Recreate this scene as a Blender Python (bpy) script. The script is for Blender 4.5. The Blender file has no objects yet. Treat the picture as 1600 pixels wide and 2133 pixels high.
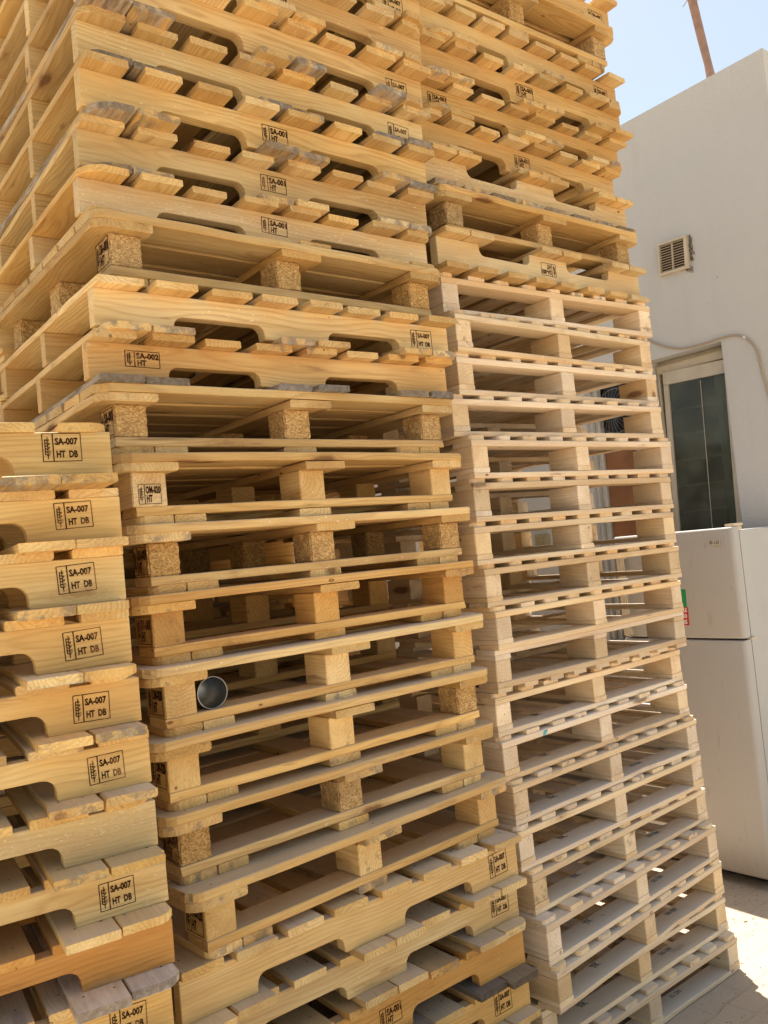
import bpy, bmesh, math, random
from mathutils import Vector, Matrix
from mathutils.geometry import tessellate_polygon
SC = bpy.context.scene
COL = SC.collection
PI = math.pi
# ---------------------------------------------------------------- camera, sky, sun, exposure
HC = 1.9055
cam_d = bpy.data.cameras.new('camera')
cam = bpy.data.objects.new('camera', cam_d); COL.objects.link(cam)
cam_d.sensor_fit = 'HORIZONTAL'; cam_d.sensor_width = 36.0; cam_d.lens = 1754.6/1600*36
cam_d.clip_start = 0.05; cam_d.clip_end = 500
R = Vector((0.78193506, -0.61612854, -0.09467405)); U = Vector((0.0438286, -0.09716087, 0.99430318)); F = Vector((0.62181718, 0.78162995, 0.04896944))
M = Matrix((R, U, -F)).transposed().to_4x4(); M.translation = Vector((0, 0, HC))
cam.matrix_world = M
SC.camera = cam
SC.view_settings.view_transform = 'Standard'; SC.view_settings.look = 'None'
SC.view_settings.gamma = 1; SC.view_settings.exposure = 1.52
SUN = Vector((0.148, 0.288, 1.0)).normalized()
sun_d = bpy.data.lights.new('sun', 'SUN'); sun_d.energy = 4.0; sun_d.angle = math.radians(0.53); sun_d.color = (1.0, 0.955, 0.89)
sun = bpy.data.objects.new('sun', sun_d); COL.objects.link(sun)
sun.rotation_euler = (-SUN).to_track_quat('-Z', 'Y').to_euler()
W = bpy.data.worlds.new('World'); SC.world = W; W.use_nodes = True
wn = W.node_tree; bgn = wn.nodes['Background']
sky = wn.nodes.new('ShaderNodeTexSky'); sky.sky_type = 'NISHITA'; sky.sun_disc = False
sky.sun_elevation = math.asin(SUN.z); sky.sun_rotation = math.atan2(SUN.x, SUN.y)
sky.altitude = 0; sky.air_density = 1.0; sky.dust_density = 1.5; sky.ozone_density = 1.0
wb = wn.nodes.new('ShaderNodeMix'); wb.data_type = 'RGBA'; wb.blend_type = 'MULTIPLY'; wb.inputs[0].default_value = 1.0; wb.inputs[7].default_value = (1.0, 0.87, 0.70, 1)   # the camera's warm white balance
wn.links.new(sky.outputs[0], wb.inputs[6]); wn.links.new(wb.outputs[2], bgn.inputs[0]); bgn.inputs[1].default_value = 0.105
# ---------------------------------------------------------------- node helpers
class NT:
    def __init__(s, name):
        s.m = bpy.data.materials.new(name); s.m.use_nodes = True; s.t = s.m.node_tree
        s.b = s.t.nodes['Principled BSDF']
    def n(s, typ, **kw):
        x = s.t.nodes.new('ShaderNode' + typ)
        for k, v in kw.items():
            setattr(x, k, v)
        return x
    def put(s, sock, v):
        if v is None: return
        if isinstance(v, bpy.types.NodeSocket): s.t.links.new(v, sock)
        elif isinstance(v, (tuple, list)) and len(v) == 3 and sock.type == 'RGBA': sock.default_value = (*v, 1)
        else: sock.default_value = v
    def math(s, op, a, b=None, c=None, clamp=False):
        x = s.n('Math', operation=op, use_clamp=clamp)
        for i, v in enumerate((a, b, c)):
            s.put(x.inputs[i], v)
        return x.outputs[0]
    def vmath(s, op, a, b=None):
        x = s.n('VectorMath', operation=op); s.put(x.inputs[0], a)
        if b is not None: s.put(x.inputs[1] if op != 'SCALE' else x.inputs[3], b)
        return x.outputs['Value'] if op in ('LENGTH', 'DOT_PRODUCT') else x.outputs[0]
    def noise(s, vec, scale=5, detail=3, rough=.5, dist=0):
        x = s.n('TexNoise'); s.put(x.inputs['Vector'], vec); s.put(x.inputs['Scale'], scale)
        x.inputs['Detail'].default_value = detail; x.inputs['Roughness'].default_value = rough; x.inputs['Distortion'].default_value = dist
        return x.outputs[0], x.outputs[1]
    def ramp(s, fac, pts):
        x = s.n('ValToRGB'); s.put(x.inputs[0], fac); e = x.color_ramp.elements
        while len(e) < len(pts): e.new(.5)
        for i, (p, c) in enumerate(pts):
            e[i].position = p; e[i].color = (c, c, c, 1) if isinstance(c, (int, float)) else (*c, 1)
        return x.outputs[0]
    def mix(s, fac, a, b, mode='MIX'):
        x = s.n('Mix', data_type='RGBA', blend_type=mode, clamp_factor=True)
        s.put(x.inputs[0], fac); s.put(x.inputs[6], a); s.put(x.inputs[7], b)
        return x.outputs[2]
    def step(s, v, a, b):
        x = s.n('MapRange', interpolation_type='SMOOTHSTEP'); s.put(x.inputs[0], v)
        s.put(x.inputs[1], a); s.put(x.inputs[2], b); return x.outputs[0]
    def scale(s, v, sc):
        x = s.n('Mapping'); s.put(x.inputs[0], v); x.inputs[3].default_value = sc; return x.outputs[0]
    def bump(s, h, strength=.3, dist=.002, normal=None):
        x = s.n('Bump'); x.inputs['Strength'].default_value = strength; x.inputs['Distance'].default_value = dist
        s.put(x.inputs['Height'], h)
        if normal is not None: s.put(x.inputs['Normal'], normal)
        return x.outputs[0]
    def out(s, col=None, rough=None, normal=None, metal=None, spec=.3):
        if col is not None: s.put(s.b.inputs['Base Color'], col)
        if rough is not None: s.put(s.b.inputs['Roughness'], rough)
        if normal is not None: s.put(s.b.inputs['Normal'], normal)
        if metal is not None: s.put(s.b.inputs['Metallic'], metal)
        s.b.inputs['Specular IOR Level'].default_value = spec
        return s.m
def wood(name, light, mid, dark, ring=.42, rough=0.0):
    t = NT(name)
    tc = t.n('TexCoord'); oi = t.n('ObjectInfo')
    rnd = oi.outputs['Random']; tint = oi.outputs['Color']; gray = oi.outputs['Alpha']
    wnz = t.n('TexWhiteNoise', noise_dimensions='1D'); t.put(wnz.inputs['W'], rnd); rv = wnz.outputs['Color']
    p0 = tc.outputs['Object']
    off = t.vmath('SUBTRACT', rv, (.5, .5, .5))
    pw = t.vmath('ADD', p0, t.vmath('MULTIPLY', off, (60., 60., 60.)))       # random place in the noise field
    # growth rings round the board's long axis, the pith off to one side
    pc = t.vmath('ADD', p0, t.vmath('MULTIPLY', off, (9., .16, .18)))
    pr = t.scale(pc, (.45, 1, 1))
    warp = t.noise(t.scale(pw, (2.0, 7, 7)), 1, 2)[1]
    pr = t.vmath('ADD', pr, t.vmath('MULTIPLY', t.vmath('SUBTRACT', warp, (.5, .5, .5)), (.0, .075, .075)))
    rad = t.vmath('LENGTH', t.vmath('MULTIPLY', pr, (0, 1, 1)))
    ringf = t.math('FRACT', t.math('ADD', t.math('MULTIPLY', rad, 92.), t.math('MULTIPLY', t.noise(t.scale(pw, (.8, 12, 12)), 1, 2)[0], 2.2)))
    ringf = t.ramp(ringf, [(0, 0.0), (.45, .15), (.82, 1.0), (1, 0.0)])
    fib = t.noise(t.scale(pw, (7, 150, 150)), 1, 4, .7)[0]
    cloud = t.noise(t.scale(pw, (1.6, 9, 9)), 1, 3, .55)[0]
    tone = t.math('ADD', t.math('MULTIPLY', t.step(cloud, .25, .75), .62), t.math('MULTIPLY', rnd, .48))
    col = t.ramp(tone, [(.2, light), (.55, mid), (.95, tuple(a*.35+b*.65 for a, b in zip(dark, mid)))])
    rf = t.math('MULTIPLY', ringf, t.math('MULTIPLY', t.step(t.noise(t.scale(pw, (1.2, 5, 5)), 1, 1)[0], .25, .6), ring))
    heart = t.noise(t.scale(pw, (.9, 6.5, 6.5)), 1, 3, .5)[0]
    col = t.mix(t.math('MULTIPLY', t.step(heart, .52, .70), .5), col, tuple(a*.55+b*.45 for a, b in zip(mid, dark)))
    col = t.mix(t.math('MULTIPLY', t.step(heart, .46, .30), .45), col, tuple(min(1, c*1.15+.02) for c in light))
    col = t.mix(rf, col, dark)
    col = t.mix(t.math('MULTIPLY', t.step(fib, .45, .8), .34), col, dark)
    col = t.mix(t.math('MULTIPLY', t.step(fib, .5, .2), .18), col, tuple(min(1, c*1.35) for c in light))
    # knots
    kv = t.n('TexVoronoi', feature='F1'); t.put(kv.inputs['Vector'], t.scale(pw, (2.6, 8.5, 8.5))); kv.inputs['Scale'].default_value = 1
    kd = t.math('ADD', kv.outputs['Distance'], t.math('MULTIPLY', t.noise(pw, 40, 2)[0], .08))
    sc = t.n('SeparateColor'); t.put(sc.inputs[0], kv.outputs['Color'])
    ksel = t.math('GREATER_THAN', sc.outputs[0], .66)
    kn = t.math('MULTIPLY', t.step(kd, .20, .12), ksel)
    halo = t.math('MULTIPLY', t.step(kd, .34, .15), ksel)
    kr = t.math('FRACT', t.math('MULTIPLY', kd, 26.))
    col = t.mix(t.math('MULTIPLY', halo, t.math('ADD', t.math('MULTIPLY', kr, .35), .2)), col, dark)
    col = t.mix(t.math('MULTIPLY', kn, .75), col, (.13, .045, .018))
    # pin knots: small dark rings with a paler heart
    pv = t.n('TexVoronoi', feature='F1'); t.put(pv.inputs['Vector'], t.scale(pw, (9, 19, 19))); pv.inputs['Scale'].default_value = 1
    ps = t.n('SeparateColor'); t.put(ps.inputs[0], pv.outputs['Color'])
    pk = t.math('MULTIPLY', t.math('MULTIPLY', t.step(pv.outputs['Distance'], .115, .085), t.step(pv.outputs['Distance'], .02, .06)), t.math('GREATER_THAN', ps.outputs[1], .80))
    col = t.mix(t.math('MULTIPLY', pk, .8), col, (.14, .05, .02))
    # resin and scuffs: long dark smears, small pale chips
    sm = t.noise(t.scale(pw, (4, 22, 22)), 1, 4, .65)[0]
    col = t.mix(t.math('MULTIPLY', t.step(sm, .63, .76), .6), col, (.22, .11, .045))
    chips = t.noise(t.scale(pw, (60, 140, 140)), 1, 2, .6)[0]
    band = t.noise(t.scale(pw, (2.2, 14, 14)), 1, 2)[0]
    col = t.mix(t.math('MULTIPLY', t.math('MULTIPLY', t.step(chips, .66, .72), t.step(band, .54, .64)), .8), col, (.86, .72, .5))
    # nail dots
    if rough:
        rc = t.noise(t.scale(pw, (90, 260, 260)), 1, 3, .6)[0]; rb = t.noise(t.scale(pw, (1.5, 30, 30)), 1, 3, .6)[0]
        col = t.mix(t.math('MULTIPLY', t.math('MULTIPLY', t.step(rc, .58, .66), t.step(rb, .46, .56)), rough), col, (.90, .80, .60))
    # drying checks: thin dark lines along the grain, and soft brown blotches
    ck = t.noise(t.scale(pw, (1.1, 95, 95)), 1, 2, .5)[0]; cm = t.noise(t.scale(pw, (2.5, 10, 10)), 1, 2)[0]
    col = t.mix(t.math('MULTIPLY', t.math('MULTIPLY', t.step(ck, .70, .76), t.step(cm, .50, .60)), .75), col, (.12, .06, .03))
    bl = t.noise(t.scale(pw, (3.2, 16, 16)), 1, 5, .65)[0]
    col = t.mix(t.math('MULTIPLY', t.step(bl, .55, .72), .38), col, tuple(a*.5+b*.5 for a, b in zip(mid, dark)))
    # weathering: grey, blotchy, amount from the part's own paint value
    wz = t.noise(t.scale(pw, (3.0, 14, 14)), 1, 5, .7)[0]
    wz2 = t.noise(t.scale(pw, (9, 62, 62)), 1, 4, .62)[0]
    thr = t.math('SUBTRACT', .84, t.math('MULTIPLY', gray, .62))
    wf = t.step(t.math('ADD', t.math('MULTIPLY', wz, .72), t.math('MULTIPLY', wz2, .28)), t.math('SUBTRACT', thr, .07), t.math('ADD', thr, .07))
    col = t.mix(t.math('MULTIPLY', wf, .85), col, t.ramp(t.step(wz2, .3, .7), [(0, (.11, .085, .065)), (.45, (.24, .195, .155)), (1, (.42, .37, .31))]))
    # sawn ends: rougher, dirtier
    sx = t.n('SeparateXYZ'); t.put(sx.inputs[0], tc.outputs['Normal'])
    endf = t.math('GREATER_THAN', t.math('ABSOLUTE', sx.outputs[0]), .7)
    e1 = t.noise(t.vmath('ADD', p0, off), 210, 3, .75)[0]
    e2 = t.noise(t.vmath('ADD', pw, off), 26, 3, .6)[0]
    ec = t.mix(t.math('MULTIPLY', t.step(e1, .45, .75), .38), col, tuple(c*1.25 for c in light))
    ec = t.mix(t.math('MULTIPLY', t.step(t.math('ADD', e2, t.math('MULTIPLY', t.math('SUBTRACT', gray, .3), .5)), .54, .70), .6), ec, (.17, .14, .115))
    col = t.mix(endf, col, ec)
    # settled dust on faces that look up, lightened to stand in for bounce light
    gm = t.n('NewGeometry'); sg = t.n('SeparateXYZ'); t.put(sg.inputs[0], gm.outputs['True Normal'])
    dn = t.noise(t.vmath('ADD', p0, off), 14, 4, .6)[0]
    df = t.math('MULTIPLY', t.step(sg.outputs[2], .5, .9), t.math('ADD', .30, t.math('MULTIPLY', dn, .5)))
    col = t.mix(df, col, (.74, .66, .52))
    col = t.mix(1.0, col, tint, 'MULTIPLY')
    h = t.math('ADD', t.math('MULTIPLY', fib, .6), t.math('ADD', t.math('MULTIPLY', ringf, -.25), t.math('MULTIPLY', t.math('MULTIPLY', e1, endf), 2.2)))
    h = t.math('ADD', h, t.math('MULTIPLY', sm, .8))
    return t.out(col, t.math('ADD', .62, t.math('MULTIPLY', fib, .25)), t.bump(h, .55, .0016), spec=.22)
PINE = wood('pine', (.73, .535, .25), (.63, .42, .17), (.34, .165, .05))
ROUGH = wood('rough_sawn_pine', (.74, .58, .33), (.66, .48, .25), (.38, .21, .09), ring=.3, rough=.5)
PALE = wood('poplar', (.80, .64, .43), (.71, .535, .335), (.48, .29, .14), ring=.30)
def chipboard():
    t = NT('chip_block'); tc = t.n('TexCoord'); oi = t.n('ObjectInfo')
    p = t.vmath('ADD', tc.outputs['Object'], t.vmath('SCALE', (7., 3., 5.), oi.outputs['Random']))
    nz = t.noise(p, 30, 2)[1]
    q = t.vmath('ADD', p, t.vmath('SCALE', nz, .012))
    cols = []
    for sc_, st in ((330, (1, .5, 1)), (240, (.55, 1, 1))):
        v = t.n('TexVoronoi'); t.put(v.inputs['Vector'], t.scale(q, st)); v.inputs['Scale'].default_value = sc_
        s = t.n('SeparateColor'); t.put(s.inputs[0], v.outputs['Color']); cols.append((s.outputs[0], v.outputs['Distance']))
    f = t.math('ADD', t.math('MULTIPLY', cols[0][0], .55), t.math('MULTIPLY', cols[1][0], .45))
    col = t.ramp(f, [(.1, (.30, .16, .055)), (.38, (.44, .265, .10)), (.62, (.54, .345, .14)), (.9, (.68, .47, .22))])
    big = t.noise(p, 18, 3)[0]
    col = t.mix(t.math('MULTIPLY', t.step(big, .5, .7), .35), col, (.22, .12, .05))
    col = t.mix(1.0, col, oi.outputs['Color'], 'MULTIPLY')
    return t.out(col, .85, t.bump(t.math('ADD', f, t.math('MULTIPLY', t.noise(p, 300, 3)[0], .6)), .9, .0022), spec=.15)
CHIP = chipboard()
def burn():
    t = NT('burn_mark'); tc = t.n('TexCoord'); oi = t.n('ObjectInfo')
    nz = t.noise(t.vmath('ADD', tc.outputs['Object'], t.vmath('SCALE', (9., 9., 9.), oi.outputs['Random'])), 45, 3, .6)[0]
    nf = t.noise(t.vmath('ADD', tc.outputs['Object'], t.vmath('SCALE', (5., 2., 9.), oi.outputs['Random'])), 12, 1)[0]
    col = t.mix(t.step(t.math('ADD', t.math('MULTIPLY', nz, .5), t.math('ADD', t.math('MULTIPLY', nf, .5), t.math('MULTIPLY', t.math('SUBTRACT', oi.outputs['Random'], .6), .14))), .52, .64), (.04, .014, .006), (.24, .12, .05))
    return t.out(col, .9, spec=.1)
BURN = burn()
NAIL = None
def ink(c):
    t = NT('faded_ink'); tc = t.n('TexCoord')
    nz = t.noise(tc.outputs['Object'], 120, 3)[0]
    return t.out(t.mix(t.step(nz, .4, .62), c, (.36, .30, .24)), .9, spec=.1)
INK = ink((.10, .10, .11)); INKB = ink((.16, .26, .27))
def plain(name, col, rough=.5, metal=0., var=.12, scale=6, bump=.0, bscale=60, spec=.4, grime=False):
    t = NT(name); tc = t.n('TexCoord')
    nz = t.noise(tc.outputs['Object'], scale, 5, .6)[0]
    c = t.mix(t.math('MULTIPLY', t.step(nz, .3, .7), var), col, tuple(x*.55 for x in col))
    if grime:
        sx = t.n('SeparateXYZ'); t.put(sx.inputs[0], tc.outputs['Object'])
        g1 = t.noise(t.scale(tc.outputs['Object'], (22, 22, 6)), 1, 5, .7)[0]
        c = t.mix(t.math('MULTIPLY', t.step(g1, .60, .72), .35), c, (.22, .17, .12))
        c = t.mix(t.math('MULTIPLY', t.step(t.math('ADD', sx.outputs[2], t.math('MULTIPLY', g1, .25)), .42, .10), .55), c, (.30, .24, .17))
        g2 = t.noise(t.scale(tc.outputs['Object'], (90, 90, 2.5)), 1, 2, .5)[0]
        c = t.mix(t.math('MULTIPLY', t.step(g2, .74, .78), .4), c, (.2, .17, .14))
    nrm = t.bump(t.noise(tc.outputs['Object'], bscale, 4, .6)[0], bump, .003) if bump else None
    return t.out(c, rough, nrm, metal, spec)
def plaster():
    t = NT('white_plaster'); tc = t.n('TexCoord'); p = tc.outputs['Object']
    a = t.noise(p, .8, 5, .6)[0]; b = t.noise(p, 55, 3, .6)[0]; c = t.noise(t.scale(p, (1, 1, .12)), 5, 4, .6)[0]
    col = t.mix(t.math('MULTIPLY', t.step(a, .35, .75), .4), (.56, .54, .50), (.50, .475, .43))
    col = t.mix(t.math('MULTIPLY', t.step(c, .52, .8), .22), col, (.40, .33, .25))
    sp = t.noise(p, 34, 2, .5)[0]
    col = t.mix(t.math('MULTIPLY', t.step(sp, .74, .78), .5), col, (.25, .2, .15))
    h = t.math('ADD', b, t.math('MULTIPLY', t.noise(p, 140, 2)[0], .6))
    return t.out(col, .93, t.bump(h, .6, .006), spec=.15)
PLASTER = plaster()
def ground_mat():
    t = NT('dusty_pavers'); tc = t.n('TexCoord'); p = tc.outputs['Object']
    wob = t.vmath('ADD', p, t.vmath('SCALE', t.noise(p, 6, 3)[1], .035))
    br = t.n('TexBrick'); t.put(br.inputs['Vector'], t.scale(wob, (1, 1, 1))); br.inputs['Scale'].default_value = 1
    br.inputs['Brick Width'].default_value = .22; br.inputs['Row Height'].default_value = .11; br.inputs['Mortar Size'].default_value = .006; br.inputs['Mortar Smooth'].default_value = .3
    for i, c in enumerate(((.44, .355, .26), (.39, .32, .235), (.31, .25, .185))): br.inputs[i+1].default_value = (*c, 1)
    dust = t.noise(p, 2.1, 6, .65)[0]; fine = t.noise(p, 90, 4, .7)[0]; mid = t.noise(p, 14, 5, .65)[0]
    col = t.mix(t.math('ADD', .58, t.math('MULTIPLY', t.step(dust, .3, .6), .40)), br.outputs[0], (.45, .365, .265))
    col = t.mix(t.math('MULTIPLY', t.step(fine, .56, .72), .55), col, (.26, .20, .15))
    col = t.mix(t.math('MULTIPLY', t.step(mid, .56, .72), .4), col, (.34, .26, .20))
    sp = t.noise(p, 210, 2, .5)[0]
    col = t.mix(t.math('MULTIPLY', t.step(sp, .66, .73), .8), col, (.12, .09, .065))
    h = t.math('ADD', t.math('MULTIPLY', br.outputs['Fac'], -.5), t.math('ADD', t.math('MULTIPLY', fine, .6), mid))
    return t.out(col, .95, t.bump(h, .8, .006), spec=.15)
GROUND = ground_mat()
CREAM = plain('cream_plastic', (.62, .52, .37), .5, var=.25, scale=20)
FRAME = plain('cream_painted_aluminium', (.60, .52, .40), .45, var=.35, scale=9)
FRIDGE = plain('dull_silver_door', (.45, .42, .385), .42, var=.10, scale=3, bump=.12, bscale=260, grime=True)
FRIDGE_S = plain('fridge_side', (.47, .455, .425), .5, var=.14, scale=4, bump=.1, bscale=200, grime=True)
RUBBER = plain('dark_gap', (.03, .03, .03), .8)
STEEL = plain('stainless_steel', (.30, .30, .29), .36, 1.0, var=.3, scale=40)
RUST = plain('rusty_pipe', (.36, .215, .15), .8, var=.55, scale=14, bump=.4)
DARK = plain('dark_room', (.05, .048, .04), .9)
SLAT = plain('dusty_slat', (.62, .60, .50), .7)
PLY = plain('brown_plywood', (.30, .125, .045), .6, var=.6, scale=7, bump=.2)
CABLE = plain('dusty_cable', (.42, .32, .22), .7, var=.2, scale=30)
CLIP = plain('white_clip', (.8, .78, .74), .5)
GREEN = plain('green_tag', (.02, .28, .09), .6); RED = plain('red_tag', (.55, .03, .025), .6); WHITE = plain('white_print', (.8, .78, .72), .6)
BADGE = plain('grey_badge', (.50, .45, .38), .4); BADGE_INK = plain('badge_ink', (.14, .13, .12), .5)
GRIME = plain('grime', (.16, .12, .08), .95, var=.5, scale=60, bump=.6)
BLACK = plain('black_metal', (.02, .018, .018), .5)
def glass():
    t = NT('dusty_glass'); tr = t.n('BsdfTransparent'); tr.inputs[0].default_value = (.55, .6, .55, 1)
    gl = t.n('BsdfGlossy'); gl.inputs['Roughness'].default_value = .09; gl.inputs[0].default_value = (.9, .9, .9, 1)
    df = t.n('BsdfDiffuse'); df.inputs[0].default_value = (.27, .28, .22, 1)
    tc = t.n('TexCoord'); nz = t.noise(tc.outputs['Object'], 5, 6, .7)[0]
    fr = t.n('Fresnel'); fr.inputs[0].default_value = 1.5
    m1 = t.n('MixShader'); t.put(m1.inputs[0], t.math('MULTIPLY', fr.outputs[0], .45)); t.t.links.new(tr.outputs[0], m1.inputs[1]); t.t.links.new(gl.outputs[0], m1.inputs[2])
    m2 = t.n('MixShader'); t.put(m2.inputs[0], t.math('ADD', .10, t.math('MULTIPLY', t.step(nz, .3, .8), .28))); t.t.links.new(m1.outputs[0], m2.inputs[1]); t.t.links.new(df.outputs[0], m2.inputs[2])
    t.t.links.new(m2.outputs[0], t.t.nodes['Material Output'].inputs[0])
    return t.m
GLASS = glass()
NAIL = plain('rusty_nail', (.13, .08, .055), .6, .3)
# ---------------------------------------------------------------- mesh helpers
def finish(bm, name, mat, smooth=False):
    bmesh.ops.recalc_face_normals(bm, faces=bm.faces)
    me = bpy.data.meshes.new(name); bm.to_mesh(me); bm.free()
    for m in (mat if isinstance(mat, (list, tuple)) else [mat]): me.materials.append(m)
    if smooth:
        for p in me.polygons: p.use_smooth = True
    return me
def link(name, data, parent=None, loc=(0, 0, 0), rot=(0, 0, 0), color=None, scale=None):
    o = bpy.data.objects.new(name, data); COL.objects.link(o)
    o.location = loc; o.rotation_euler = rot
    if scale: o.scale = scale
    if parent: o.parent = parent
    if color: o.color = color
    return o
def tag(o, label=None, cat=None, group=None, kind=None):
    if label: o['label'] = label
    if cat: o['category'] = cat
    if group: o['group'] = group
    if kind: o['kind'] = kind
    return o
def thing(name, label, cat, loc=(0, 0, 0), rot=(0, 0, 0), group=None):
    return tag(link(name, None, None, loc, rot), label, cat, group)
def add_box(bm, lo, hi, bev=0.0):
    x0, y0, z0 = lo; x1, y1, z1 = hi
    r = bmesh.ops.create_cube(bm, size=1)
    bmesh.ops.scale(bm, vec=(x1-x0, y1-y0, z1-z0), verts=r['verts'])
    bmesh.ops.translate(bm, vec=((x0+x1)/2, (y0+y1)/2, (z0+z1)/2), verts=r['verts'])
    if bev:
        es = list({e for v in r['verts'] for e in v.link_edges})
        bmesh.ops.bevel(bm, geom=es, offset=bev, segments=2, affect='EDGES')
def add_tube(bm, pts, rad, n=8):
    rings = []
    for i, p in enumerate(pts):
        p = Vector(p); a = Vector(pts[max(0, i-1)]); b = Vector(pts[min(len(pts)-1, i+1)])
        d = (b-a).normalized(); u = d.cross(Vector((0.3, 0.2, 1))).normalized(); v = d.cross(u)
        r = rad[i] if isinstance(rad, (list, tuple)) else rad
        rings.append([bm.verts.new(p + u*r*math.cos(2*PI*k/n) + v*r*math.sin(2*PI*k/n)) for k in range(n)])
    for A_, B_ in zip(rings, rings[1:]):
        for k in range(n): bm.faces.new((A_[k], A_[(k+1) % n], B_[(k+1) % n], B_[k]))
    bm.faces.new(rings[0]); bm.faces.new(list(reversed(rings[-1])))
MESH = {}
def plank(L, Wd, T, var=0, chL=(0, 0), chR=(0, 0), mat=PINE, wear=1.0):
    """board centred on its own middle, grain along x; chL/chR cut the (y-, y+) corners at the x- and x+ ends"""
    key = ('p', round(L, 3), round(Wd, 3), round(T, 4), var, chL, chR, mat.name, wear)
    if key in MESH: return MESH[key]
    rg = random.Random(str(key))
    xs = [0.0]
    for c in (.33, .67, 1.0):
        if max(chL) > 0: xs.append(max(chL)*c)
    nseg = 9
    a0 = xs[-1]; b0 = L-(max(chR) if max(chR) > 0 else 0)
    if a0 == 0: a0 = 0.0
    for i in range(1, nseg): xs.append(a0+(b0-a0)*i/nseg)
    if max(chR) > 0:
        for c in (1.0, .67, .33): xs.append(L-max(chR)*c)
    xs.append(L)
    bow = rg.uniform(-.0016, .0016)*wear; side = rg.uniform(-.0012, .0012)*wear
    bite = rg.random() < .45*wear; bx = rg.uniform(.1, .9)*L; bs = rg.choice((-1, 1)); bd = rg.uniform(.003, .011); bwid = rg.uniform(.02, .06)
    wane = rg.random() < .3
    def cut(c, s, mx):  # rounded corner cut
        if c <= 0: return 0
        q = max(0, 1-s/c)
        return c*(1-math.sqrt(max(0, 1-q*q)))*.55+c*q*.45
    bm = bmesh.new(); rings = []
    e = min(.0022, T*.12)
    for x in xs:
        sL, sR = x, L-x
        y0 = -Wd/2+cut(chL[0], sL, 0)+cut(chR[0], sR, 0); y1 = Wd/2-cut(chL[1], sL, 0)-cut(chR[1], sR, 0)
        j = .0007*wear
        y0 += rg.uniform(-j, j); y1 += rg.uniform(-j, j)
        if bite:
            k = math.exp(-((x-bx)/bwid)**2)*bd
            if bs < 0: y0 += k
            else: y1 -= k
        zc = bow*(1-(2*x/L-1)**2)+rg.uniform(-.0003, .0003)*wear; yc = side*(1-(2*x/L-1)**2)
        z0, z1 = -T/2, T/2
        ee = e*(1+(rg.uniform(0, 1.6) if wane else rg.uniform(-.3, .5)))
        xx = x-L/2
        if x in (0.0, L):
            jx = [rg.uniform(-.0016, .0016)*wear for _ in range(8)]
        else: jx = [0]*8
        pts = [(y0+ee, z0), (y1-e, z0), (y1, z0+e), (y1, z1-ee), (y1-ee, z1), (y0+e, z1), (y0, z1-e), (y0, z0+ee)]
        rings.append([bm.verts.new((xx+jx[k], py+yc, pz+zc)) for k, (py, pz) in enumerate(pts)])
    for A_, B_ in zip(rings, rings[1:]):
        for k in range(8): bm.faces.new((A_[k], A_[(k+1) % 8], B_[(k+1) % 8], B_[k]))
    bm.faces.new(rings[0]); bm.faces.new(list(reversed(rings[-1])))
    bmesh.ops.recalc_face_normals(bm, faces=bm.faces)
    for nx in (-L/2+.075, 0, L/2-.075):                      # nail heads, three rows
        for ny in (-Wd*.27, Wd*.27):
            ax = nx+rg.uniform(-.008, .008); ay = ny+rg.uniform(-.007, .007); r_ = .0032
            for sg in (1, -1):
                zz = sg*(T/2+.00035)+bow*(1-(2*(ax+L/2)/L-1)**2)
                vs = [bm.verts.new((ax+r_*math.cos(PI*q/3), ay+r_*math.sin(PI*q/3)*sg, zz)) for q in range(6)]
                f = bm.faces.new(vs); f.material_index = 1
    me = bpy.data.meshes.new('plank'); bm.to_mesh(me); bm.free(); me.materials.append(mat); me.materials.append(NAIL)
    MESH[key] = me; return MESH[key]
def stringer_mesh(L, H, T, n1, n2, nd, var, mat=PINE):
    key = ('s', L, H, T, var, mat.name, nd)
    if key in MESH: return MESH[key]
    rg = random.Random(str(key))
    pts = []
    def P(x, z, j=.0006): pts.append((x-L/2+rg.uniform(-j, j), z+rg.uniform(-j, j)))
    P(0, 0)
    for a, b in ((n1, n2), (L-n2, L-n1)):
        r = nd*.62
        P(a-.004, 0); P(a, .004)
        for k in range(5):
            t = PI/2*k/4; P(a+r-r*math.cos(t), nd-r+r*math.sin(t), .0003)
        P((a+b)/2, nd)
        for k in range(5):
            t = PI/2*k/4; P(b-r+r*math.sin(t), nd-r+r*math.cos(t), .0003)
        P(b, .004); P(b+.004, 0)
    P(L, 0)
    for i in range(0, 9): P(L-L*i/8, H, .0005)
    bm = bmesh.new()
    fr = [bm.verts.new((x, -T/2, z)) for x, z in pts]; bk = [bm.verts.new((x, T/2, z)) for x, z in pts]
    fl = [Vector((x, 0, z)) for x, z in pts]
    tri = tessellate_polygon([fl])
    for a, b, c in tri:
        try:
            bm.faces.new((fr[a], fr[b], fr[c])); bm.faces.new((bk[c], bk[b], bk[a]))
        except ValueError: pass
    n = len(pts)
    rim = []
    for i in range(n): bm.faces.new((fr[i], fr[(i+1) % n], bk[(i+1) % n], bk[i]))
    bm.verts.ensure_lookup_table(); bmesh.ops.recalc_face_normals(bm, faces=bm.faces)
    ed = [e for e in bm.edges if len(e.link_faces) == 2 and e.calc_face_angle(0) > 1.2]
    bmesh.ops.bevel(bm, geom=ed, offset=.0016, segments=1, affect='EDGES')
    MESH[key] = finish(bm, 'stringer', mat); return MESH[key]
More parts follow.
